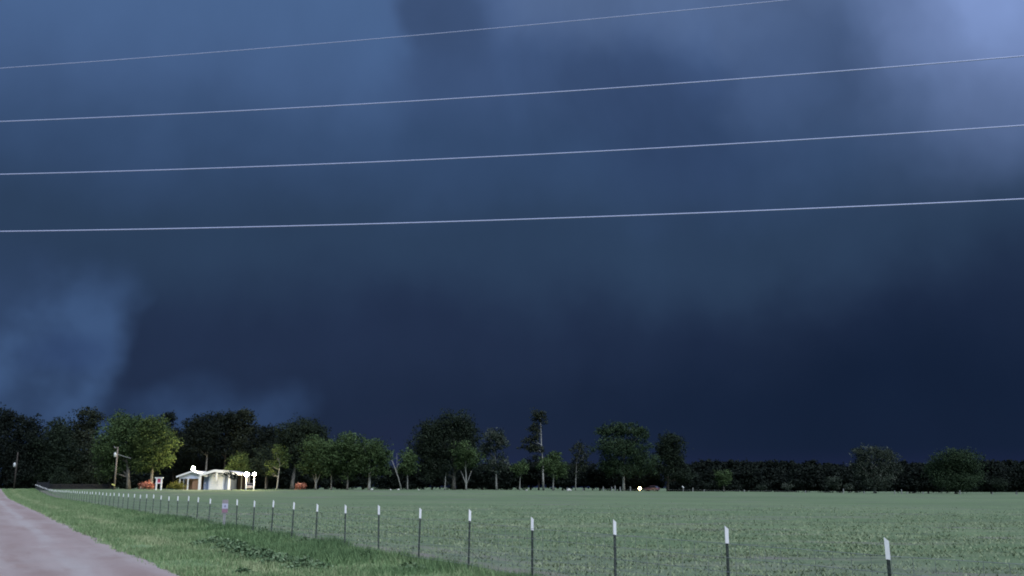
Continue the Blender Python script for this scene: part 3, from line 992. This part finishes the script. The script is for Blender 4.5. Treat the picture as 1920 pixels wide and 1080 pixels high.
# ------------------------------------------------------------------ overhead wires
WY0, WY1 = 25.0, 20.5
for lab, pl, rr in [('lowest of the four overhead power wires', [(0, 434), (960, 412), (1920, 373)], 0.0155),
                    ('second lowest of the four overhead power wires', [(0, 327), (960, 292), (1920, 235)], 0.0150),
                    ('second highest of the four overhead power wires', [(0, 228), (960, 178), (1920, 105)], 0.0150),
                    ('highest and faintest of the four overhead power wires', [(0, 128), (960, 50), (1475, 0)], 0.0105)]:
    # where the wire hangs over the field; the sag is a parabola through three sightings
    P3 = []
    for px, py in pl:
        d = ray(px, py)
        # straight plan line from WY0 at the left of the view to WY1 at the right
        xl, xr = ray(0, 400).x / ray(0, 400).y * WY0, ray(1920, 400).x / ray(1920, 400).y * WY1
        # intersection of the sight line with that plan line
        sl = (WY1 - WY0) / (xr - xl)
        y = (WY0 - sl * xl) / (1 - sl * d.x / d.y)
        P3.append(at(px, py, y))
    xs = [p.x for p in P3]
    cz = np.polyfit(xs, [p.z for p in P3], 2)
    cy = np.polyfit(xs, [p.y for p in P3], 1)
    pts = [(x, float(np.polyval(cy, x)), float(np.polyval(cz, x))) for x in np.linspace(-34, 34, 60)]
    tag(MB().tube(pts, rr, 6).build('overhead_wire', M_WIRE, None, True), lab, 'power wire', 'overhead power wires')

# ------------------------------------------------------------------ utility poles
def utility_pole(px, ytop, y, label, arm, can_py, wood):
    b = base(px, y)
    H = (at(px, ytop, y) - b).z
    r_ = thing('utility_pole', label, 'utility pole', b, 0, 'utility poles at the wood edge')
    MB().tube([(0, 0, -0.2), (0, 0, H * 0.5), (0, 0, H)], [0.20, 0.17, 0.13], 10).build('pole', wood, r_, True)
    cz_ = (at(px, can_py, y) - b).z
    MB().lathe([(0.05, -0.48), (0.26, -0.45), (0.28, 0.35), (0.22, 0.45), (0.07, 0.48), (0.05, 0.65)], -0.42, -0.1, cz_, 12).build('transformer', mat('transformer_grey', (0.62, 0.65, 0.66), 0.4, 0.1), r_, True)
    MB().box(-0.3, 0.0, -0.06, 0.06, cz_ - 0.05, cz_ + 0.05).build('bracket', M_GALV, r_)
    if arm:
        MB().box(-0.75, 0.12, -0.20, -0.10, H - 0.25, H - 0.10).build('crossarm', M_WOODPOLE, r_)
        MB().lathe([(0.05, 0), (0.07, 0.08), (0.03, 0.16)], -0.65, -0.15, H - 0.10, 8).build('insulator', M_WHITE, r_)
        e = Vector((3.0, 0.5, cz_ - 0.75))
        MB().tube([(0.1, 0, cz_ + 0.15), (1.5, 0.25, cz_ - 0.32), e], 0.05, 5).build('service_cable', M_GREYWOOD, r_)
    return r_


utility_pole(26, 848, 228, 'dim utility pole at the far left beside the road end', False, 872, M_BARKD)
utility_pole(214, 838, 214, 'pale utility pole with transformer left of the lamplit tree', True, 853, M_WOODPOLE)

# dark gate and board fence behind the far end of the wire fence
b = base(80, 196)
gt = thing('dark_gate', 'dark solid gate closing the far end of the wire fence', 'gate', b, 0.35)
for k_ in range(6):
    MB().box(-0.95 + k_ * 0.32, -0.66 + k_ * 0.32, -0.02, 0.02, 0.1, 1.75).build('board', M_BLACKWOOD, gt)
for x_ in (-1.05, 1.05):
    MB().box(x_ - 0.08, x_ + 0.08, -0.08, 0.08, -0.2, 2.1).build('post', M_BLACKWOOD, gt)
for z_ in (0.4, 1.4):
    MB().box(-0.96, 0.96, 0.022, 0.06, z_, z_ + 0.12).build('rail', M_BLACKWOOD, gt)
pa, pb = base(92, 212), base(212, 226)
bf = thing('board_fence', 'low black board fence running from the gate to the utility pole', 'fence', pa, math.atan2((pb - pa).y, (pb - pa).x))
LN = (pb - pa).length
dzf = pb.z - pa.z
nb = 6
for k_ in range(nb):
    x0, x1 = LN * k_ / nb, LN * (k_ + 1) / nb
    zo = dzf * (k_ + 0.5) / nb
    MB().box(x0 - 0.07, x0 + 0.07, -0.03, 0.11, zo - 0.4, zo + 1.25).build('post', M_BLACKWOOD, bf)
    for q in range(4):
        MB().box(x0 + 0.02, x1 - 0.02, -0.075, -0.04, zo + 0.06 + q * 0.30, zo + 0.28 + q * 0.30).build('board', M_BLACKWOOD, bf)
MB().box(LN - 0.07, LN + 0.07, -0.03, 0.11, dzf - 0.4, dzf + 1.25).build('post', M_BLACKWOOD, bf)

b = base(212, 210)
ym = thing('marker_post', 'small yellow reflective plate on a dark post under the utility pole', 'marker', b, 0.0)
MB().box(-0.05, 0.05, 0.02, 0.1, -0.2, 1.15).build('post', M_BLACKWOOD, ym)
MB().prism([(-0.42, 1.12), (0.30, 0.86), (0.42, 1.02), (0.05, 1.22), (-0.30, 1.30)], -0.02, 0.015).build('plate', mat('yellow_plate', (0.85, 0.80, 0.25), 0.4, 0.1), ym)

# white two-post sign
YS = 208
b = base(297, YS)
sc = YS / F
ws = thing('white_post_sign', 'white two-post sign with a red panel on the lawn', 'sign', b, 0.12)
H = 23 * sc
for x_ in (-0.62, 0.42):
    MB().box(x_, x_ + 0.26, -0.13, 0.13, -0.2, H - 0.25).build('post', M_WHITE, ws)
tb = MB().box(-0.85, 0.85, -0.20, 0.20, H - 0.26, H - 0.10).build('cap_board', M_WHITE, ws)
MB().box(-0.93, 0.93, -0.24, 0.24, H - 0.097, H - 0.01).build('moulding', M_WHITE, tb)
MB().box(-0.74, 0.74, -0.16, 0.16, H - 1.36, H - 1.22).build('rail', M_WHITE, ws)
pn = MB().box(-0.355, 0.415, -0.05, 0.05, H - 1.215, H - 0.265).build('panel', mat('pink_panel', (0.75, 0.36, 0.42), 0.5, 0.1), ws)
MB().box(-0.27, 0.33, -0.058, -0.053, H - 1.05, H - 0.36).build('red_field', mat('red_field', (0.45, 0.05, 0.10), 0.5, 0.2), pn)

# ------------------------------------------------------------------ house
YH = 216.0
HB = base(400, YH)
sc = YH / F
house = thing('white_house', 'long low white house with carport and lamplit porch across the field', 'house', HB, 0.0)


def hx(px):
    return (px - 400) * sc


def hz(py):
    return (917.2 - py) * sc


M_SIDING = mat('white_siding', (0.60, 0.65, 0.80), 0.6, 0.06, 1.5)
M_BLUE = mat('blue_siding', (0.22, 0.27, 0.40), 0.7, 0.12, 1.5)
M_BRICK = mat('tan_brick', (0.36, 0.22, 0.14), 0.85, 0.25, 5.0, 0.4)
M_ROOF = mat('pale_metal_roof', (0.66, 0.66, 0.72), 0.45, 0.08, 0.6)
M_DARKIN = mat('dark_interior', (0.03, 0.018, 0.012), 0.8, 0.3, 1.0)
M_GLASS = mat('window_glass', (0.02, 0.022, 0.03), 0.1, 0.2, 1.0, spec=0.6)
# left wing: gable end towards the field
xl, xr, xa = hx(332), hx(388), hx(360)
ze, za = hz(893.5), hz(884.5)
yf, yb = 0.0, 8.5
wl = MB().prism([(hx(337), 0), (hx(374), 0), (hx(374), ze + 0.15), (xa, za - 0.22), (hx(337), ze - 0.1)], 2.2, yb).build('wall', M_BRICK, house)
gbl = MB().prism([(hx(336), hz(897.5)), (hx(374), hz(897.5)), (hx(374), ze + 0.15), (xa, za - 0.20), (hx(336), ze - 0.05)], 0.15, 0.32).build('gable', M_SIDING, house)
rf = MB()
rf.prism([(xl, ze - 0.12), (xa, za), (xa, za + 0.16), (xl, ze + 0.05)], -0.4, yb + 0.4)
rf.prism([(xa + 0.002, za), (xr, ze + 0.02), (xr, ze + 0.19), (xa + 0.002, za + 0.16)], -0.4, yb + 0.4)
r1 = rf.build('roof', M_ROOF, house)
fa = MB()
fa.prism([(xl - 0.05, ze - 0.28), (xa, za - 0.16), (xa, za + 0.19), (xl - 0.05, ze + 0.07)], -0.47, -0.405)
fa.prism([(xa + 0.002, za - 0.16), (xr, ze - 0.14), (xr, ze + 0.21), (xa + 0.002, za + 0.19)], -0.47, -0.405)
fa.build('fascia', M_WHITE, r1)
for px in (337, 344, 352):
    MB().box(hx(px) - 0.12, hx(px) + 0.12, 0.13, 0.35, 0, hz(897.6)).build('porch_post', M_GREYWOOD if px == 344 else M_WHITE, house)
dr = MB().box(hx(354.5), hx(358.5), 2.12, 2.18, 0.05, hz(899)).build('door', M_DARKIN, house)
MB().lathe([(0.02, -0.05), (0.05, 0), (0.02, 0.05)], hx(357.8), 2.08, 1.0, 8).build('handle', M_GALV, dr)
for px in (340, 347.5):
    wn = MB().box(hx(px - 2.2), hx(px + 2.2), 2.12, 2.18, 0.8, hz(899)).build('window', M_WHITE, house)
    MB().box(hx(px - 1.8), hx(px + 1.8), 2.08, 2.115, 0.9, hz(899.8)).build('pane', M_GLASS, wn)
# side wall that closes the porch on the right, lit warm
MB().box(hx(359), hx(373.5), 0.6, 0.85, 0, hz(897.6)).build('brick_wall', M_BRICK, house)
for q in range(9):
    MB().box(hx(359.3), hx(373.2), 0.57, 0.598, 0.08 + q * 0.26, 0.30 + q * 0.26).build('brick_course', M_BRICK, house)
# carport and garage
ga, gl, gr, gm = hx(402), hx(375), hx(453), hx(425)
zga, zgl, zgr, zgm = hz(882.3), hz(890), hz(889.5), hz(884.2)
cr = MB()
cr.prism([(gl, zgl - 0.05), (ga, zga - 0.02), (ga, zga + 0.15), (gl, zgl + 0.13)], -0.7, 8.0)
cr.prism([(ga + 0.002, zga - 0.02), (gm, zgm - 0.02), (gm, zgm + 0.15), (ga + 0.002, zga + 0.15)], -0.7, 8.0)
cr.prism([(gm + 0.002, zgm - 0.02), (gr, zgr), (gr, zgr + 0.16), (gm + 0.002, zgm + 0.15)], -0.7, 8.0)
r2 = cr.build('carport_roof', M_ROOF, house)
fb = MB()
fb.prism([(gl, zgl - 0.42), (ga, zga - 0.40), (ga, zga + 0.18), (gl, zgl + 0.16)], -0.78, -0.705)
fb.prism([(ga + 0.002, zga - 0.40), (gm, zgm - 0.52), (gm, zgm + 0.18), (ga + 0.002, zga + 0.18)], -0.78, -0.705)
fb.prism([(gm + 0.002, zgm - 0.52), (gr, zgr - 0.25), (gr, zgr + 0.18), (gm + 0.002, zgm + 0.18)], -0.78, -0.705)
fb.build('fascia', M_WHITE, r2)
for px, w_, zt in ((375.6, 0.26, 890.8), (429.5, 0.22, 888.5)):
    MB().box(hx(px) - w_, hx(px) + w_, -0.66, -0.30, 0, hz(zt + 1.6)).build('carport_post', M_WHITE, house)
MB().box(hx(404.5), hx(407.5), -0.64, -0.42, hz(900), hz(886.6)).build('drop_post', M_WHITE, house)
MB().box(hx(379), hx(389), 1.0, 6.0, 0, hz(889.4)).build('garage_wall', M_BLUE, house)
MB().box(hx(416.8), hx(428), 1.2, 6.0, 0, hz(887.6)).build('garage_wall', M_BLUE, house)
gd = MB().box(hx(389.02), hx(416.6), 0.6, 6.0, 0, hz(888.5)).build('garage_block', M_SIDING, house)
for q in range(5):
    z0_ = 0.06 + q * 0.56
    MB().box(hx(391), hx(415), 0.555, 0.597, z0_, z0_ + 0.53).build('door_panel', M_WHITE, gd)
# breeze of dark posts at the right end and a back wall, its colour darkened for the shade inside the carport
for px in (438, 448, 452):
    MB().box(hx(px) - 0.10, hx(px) + 0.10, 5.5, 5.7, 0, hz(890.5)).build('carport_post', M_GREYWOOD, house)
MB().box(hx(428.1), hx(450), 7.0, 7.2, 0, hz(891.5)).build('back_wall', mat('shade_dark_siding', (0.035, 0.026, 0.026), 0.8, 0.2), house)
wl_ = MB().box(hx(381.2), hx(382.2), 0.93, 0.99, hz(906.8), hz(903.5)).build('wall_plate', M_WHITE, house)

# ------------------------------------------------------------------ lamps
M_GLOW = glow_mat('lamp_glow', (1.0, 0.78, 0.46), 110)
M_GLOW2 = glow_mat('roof_lamp_glow', (1.0, 0.80, 0.46), 620)


def globe(r_, cz_, cx=0, cy=0):
    mb_ = MB()
    prof = [(max(0.02, r_ * math.sin(PI * k_ / 8)), -r_ * math.cos(PI * k_ / 8)) for k_ in range(9)]
    return mb_.lathe(prof, cx, cy, cz_, 12)


def post_lamp(px, y, py, label, r_):
    b_ = base(px, y)
    zc = (at(px, py, y) - b_).z
    t_ = thing('post_lamp', label, 'lamp', b_, 0, 'lit post lamps')
    MB().tube([(0, 0, -0.2), (0, 0, 0.4), (0, 0, zc - r_ - 0.12)], [0.17, 0.14, 0.12], 10).build('post', M_WHITE, t_, True)
    MB().lathe([(0.10, 0), (0.24, 0.08), (0.24, 0.14)], 0, 0, zc - r_ - 0.15, 10).build('collar', M_WHITE, t_)
    globe(r_, zc).build('globe', M_GLOW, t_, True)
    MB().lathe([(0.05, 0), (0.16, 0.03), (0.03, 0.16)], 0, 0, zc + r_ - 0.02, 10).build('finial', M_WHITE, t_)


post_lamp(461, 211, 889.5, 'larger lit globe lamp on a white post right of the house', 0.46)
post_lamp(475.5, 214, 889, 'smaller lit globe lamp on a white post next to the larger one', 0.34)
b = HB + Vector((xa, 0.2, za + 0.16))
rl = thing('roof_lamp', 'lit floodlight on the left gable of the house', 'lamp', b)
MB().tube([(0, 0, -0.05), (0, 0, 0.28)], 0.06, 8).build('stem', M_GALV, rl)
globe(0.36, 0.58).build('globe', M_GLOW2, rl, True)
MB().lathe([(0.16, 0), (0.18, 0.05), (0.05, 0.12)], 0, 0, 0.90, 10).build('hood', M_GALV, rl)


# ------------------------------------------------------------------ cars
def car(px, y, rz, label, paint, lampcol):
    """small saloon, nose along +x"""
    b_ = base(px, y)
    t_ = thing('parked_car', label, 'car', b_, rz)

    def ring(x, hw, z0, z1, cut=0.16):
        return [(x, -hw, z0 + cut), (x, -hw + cut, z0), (x, hw - cut, z0), (x, hw, z0 + cut), (x, hw, z1 - cut), (x, hw - cut * 0.8, z1), (x, -hw + cut * 0.8, z1), (x, -hw, z1 - cut)]
    body = MB().loft([ring(-2.1, 0.66, 0.42, 0.84), ring(-1.95, 0.78, 0.28, 0.95), ring(-1.2, 0.86, 0.24, 0.98), ring(0.0, 0.88, 0.22, 0.97), ring(1.1, 0.86, 0.22, 0.93), ring(1.85, 0.76, 0.26, 0.80), ring(2.1, 0.62, 0.36, 0.68)])
    bo = body.build('body', paint, t_)

    def cab(x0, x1, hw, z):
        return [(x0, -hw, z), (x1, -hw, z), (x1, hw, z), (x0, hw, z)]
    rings = [cab(-1.75, 1.05, 0.80, 0.94), cab(-1.25, 0.35, 0.64, 1.38), cab(-1.05, 0.15, 0.55, 1.44)]
    MB().loft(rings[:2] + [cab(-1.22, 0.32, 0.63, 1.385)]).build('windows', M_GLASS, t_)
    MB().loft([cab(-1.30, 0.38, 0.66, 1.387), cab(-1.10, 0.15, 0.56, 1.46)]).build('roof', paint, t_)
    for sy in (-1, 1):
        for xx in (-1.28, 1.30):
            wh = MB()
            wh.tube([(xx, sy * 0.70, 0.31), (xx, sy * 0.89, 0.31)], 0.31, 14)
            w_ = wh.build('wheel', mat('tyre', (0.015, 0.015, 0.016), 0.9, 0.2), t_, False)
            MB().tube([(xx, sy * 0.885, 0.31), (xx, sy * 0.90, 0.31)], 0.19, 10).build('rim', M_GALV, w_)
        MB().box(-2.08, -1.99, sy * 0.56 - 0.12, sy * 0.56 + 0.12, 0.66, 0.80).build('tail_lamp', mat('tail_red', (0.35, 0.02, 0.02), 0.3, 0.1), t_)
        MB().box(1.97, 2.08, sy * 0.5 - 0.13, sy * 0.5 + 0.13, 0.54, 0.66).build('headlight', lampcol, t_)
        MB().box(0.55, 0.75, sy * 0.92 - 0.07, sy * 0.92 + 0.07, 0.95, 1.07).build('mirror', paint, t_)
    MB().box(-2.16, -2.0, -0.6, 0.6, 0.36, 0.5).build('bumper', paint, t_)
    return t_


M_HEAD = mat('headlight_glass', (0.7, 0.7, 0.72), 0.2, 0.05)
car(468.5, 222, PI / 2 + 0.15, 'pale parked car seen end-on between the two post lamps', mat('pale_car_paint', (0.30, 0.27, 0.27), 0.35, 0.05, spec=0.5), M_HEAD)
car(1222, 256, PI * 0.80, 'small maroon parked car at the far edge near the low light', mat('maroon_car_paint', (0.11, 0.055, 0.085), 0.35, 0.08, spec=0.5), M_HEAD)

# low light, pale posts and reflectors along the far edge
b = base(1199.5, 252)
ll = thing('ground_lantern', 'low bright lantern left of the maroon car', 'lamp', b)
MB().lathe([(0.22, 0), (0.2, 0.08), (0.08, 0.12), (0.06, 0.4)], 0, 0, 0, 10).build('base', M_GALV, ll)
globe(0.36, 0.72).build('globe', glow_mat('lantern_glow', (1.0, 0.66, 0.30), 14), ll, True)
MB().lathe([(0.2, 0), (0.22, 0.04), (0.05, 0.12)], 0, 0, 1.06, 10).build('hood', M_GALV, ll)

b = base(1281, 250)
rp = thing('reflector_post', 'thin post with one bright white reflector right of the maroon car', 'marker', b)
MB().box(-0.06, 0.06, -0.05, 0.05, -0.2, 1.0).build('post', M_GREYWOOD, rp)
MB().prism([(-0.40, 1.42), (-0.18, 1.50), (0.24, 1.05), (0.06, 0.95)], -0.06, -0.02).build('reflector', M_CAP, rp)

ff_ = thing('far_post_fence', 'row of pale grey posts along the far edge of the field', 'fence', (0, 0, 0))
pp = [(1063, 4.5), (1093, 3.5), (1131, 7), (1147, 7), (1153, 9), (1163, 7), (1182, 8), (1299, 7), (1320, 4), (1395, 4.5), (1510, 4), (1581, 8), (1620, 4), (1677, 6), (1690, 8), (1700, 4), (1730, 4), (1799, 7), (1860, 4), (1905, 5)]
rnd = random.Random(11)
tops_ = []
for px, hpx in pp:
    y = float(np.interp(px, [1060, 1300, 1900], [240, 256, 262]))
    b = base(px, y)
    h_ = hpx * y / F
    o = MB().box(-0.10, 0.10, -0.10, 0.10, -0.2, h_).box(-0.12, 0.12, -0.12, 0.12, h_ + 0.002, h_ + 0.05).build('post', M_GREYWOOD, ff_)
    o.location = b
    o.rotation_euler = (0, rnd.uniform(-0.06, 0.06), rnd.uniform(0, 1))
    tops_.append(b + Vector((0, 0, 0.45)))
MB().tube(tops_, 0.008, 4).build('line_wire', M_GALV, ff_)

M_STONE = mat('pale_stone', (0.55, 0.55, 0.52), 0.9, 0.25, 3.0, 0.5)
for lab, px, sz in [('pale stone at the foot of the stout-trunked tree', 697.5, 0.34), ('small pale stone left of the leaning dead tree', 732.5, 0.25),
                    ('pale stone right below the leaning dead tree', 747, 0.30), ('large white stone at the field edge right of the tall pine', 1067, 0.55),
                    ('small white stone left of the large white stone', 987, 0.28), ('small dim stone between the low dark trees', 785, 0.22)]:
    b = base(px, 218)
    rnd = random.Random(int(px))
    prof = [(0.3, -0.1), (1.0, 0.1), (0.9, 0.5), (0.5, 0.8), (0.1, 0.9)]
    mb = MB().lathe([(r_ * sz, z_ * sz) for r_, z_ in prof], 0, 0, 0, 9)
    mb.v = [(x * rnd.uniform(0.8, 1.2), y_ * rnd.uniform(0.8, 1.2), z_ * rnd.uniform(0.85, 1.15)) for x, y_, z_ in mb.v]
    o = mb.build('field_stone', M_STONE)
    o.location = b
    tag(o, lab, 'stone', 'pale stones at the field edge')
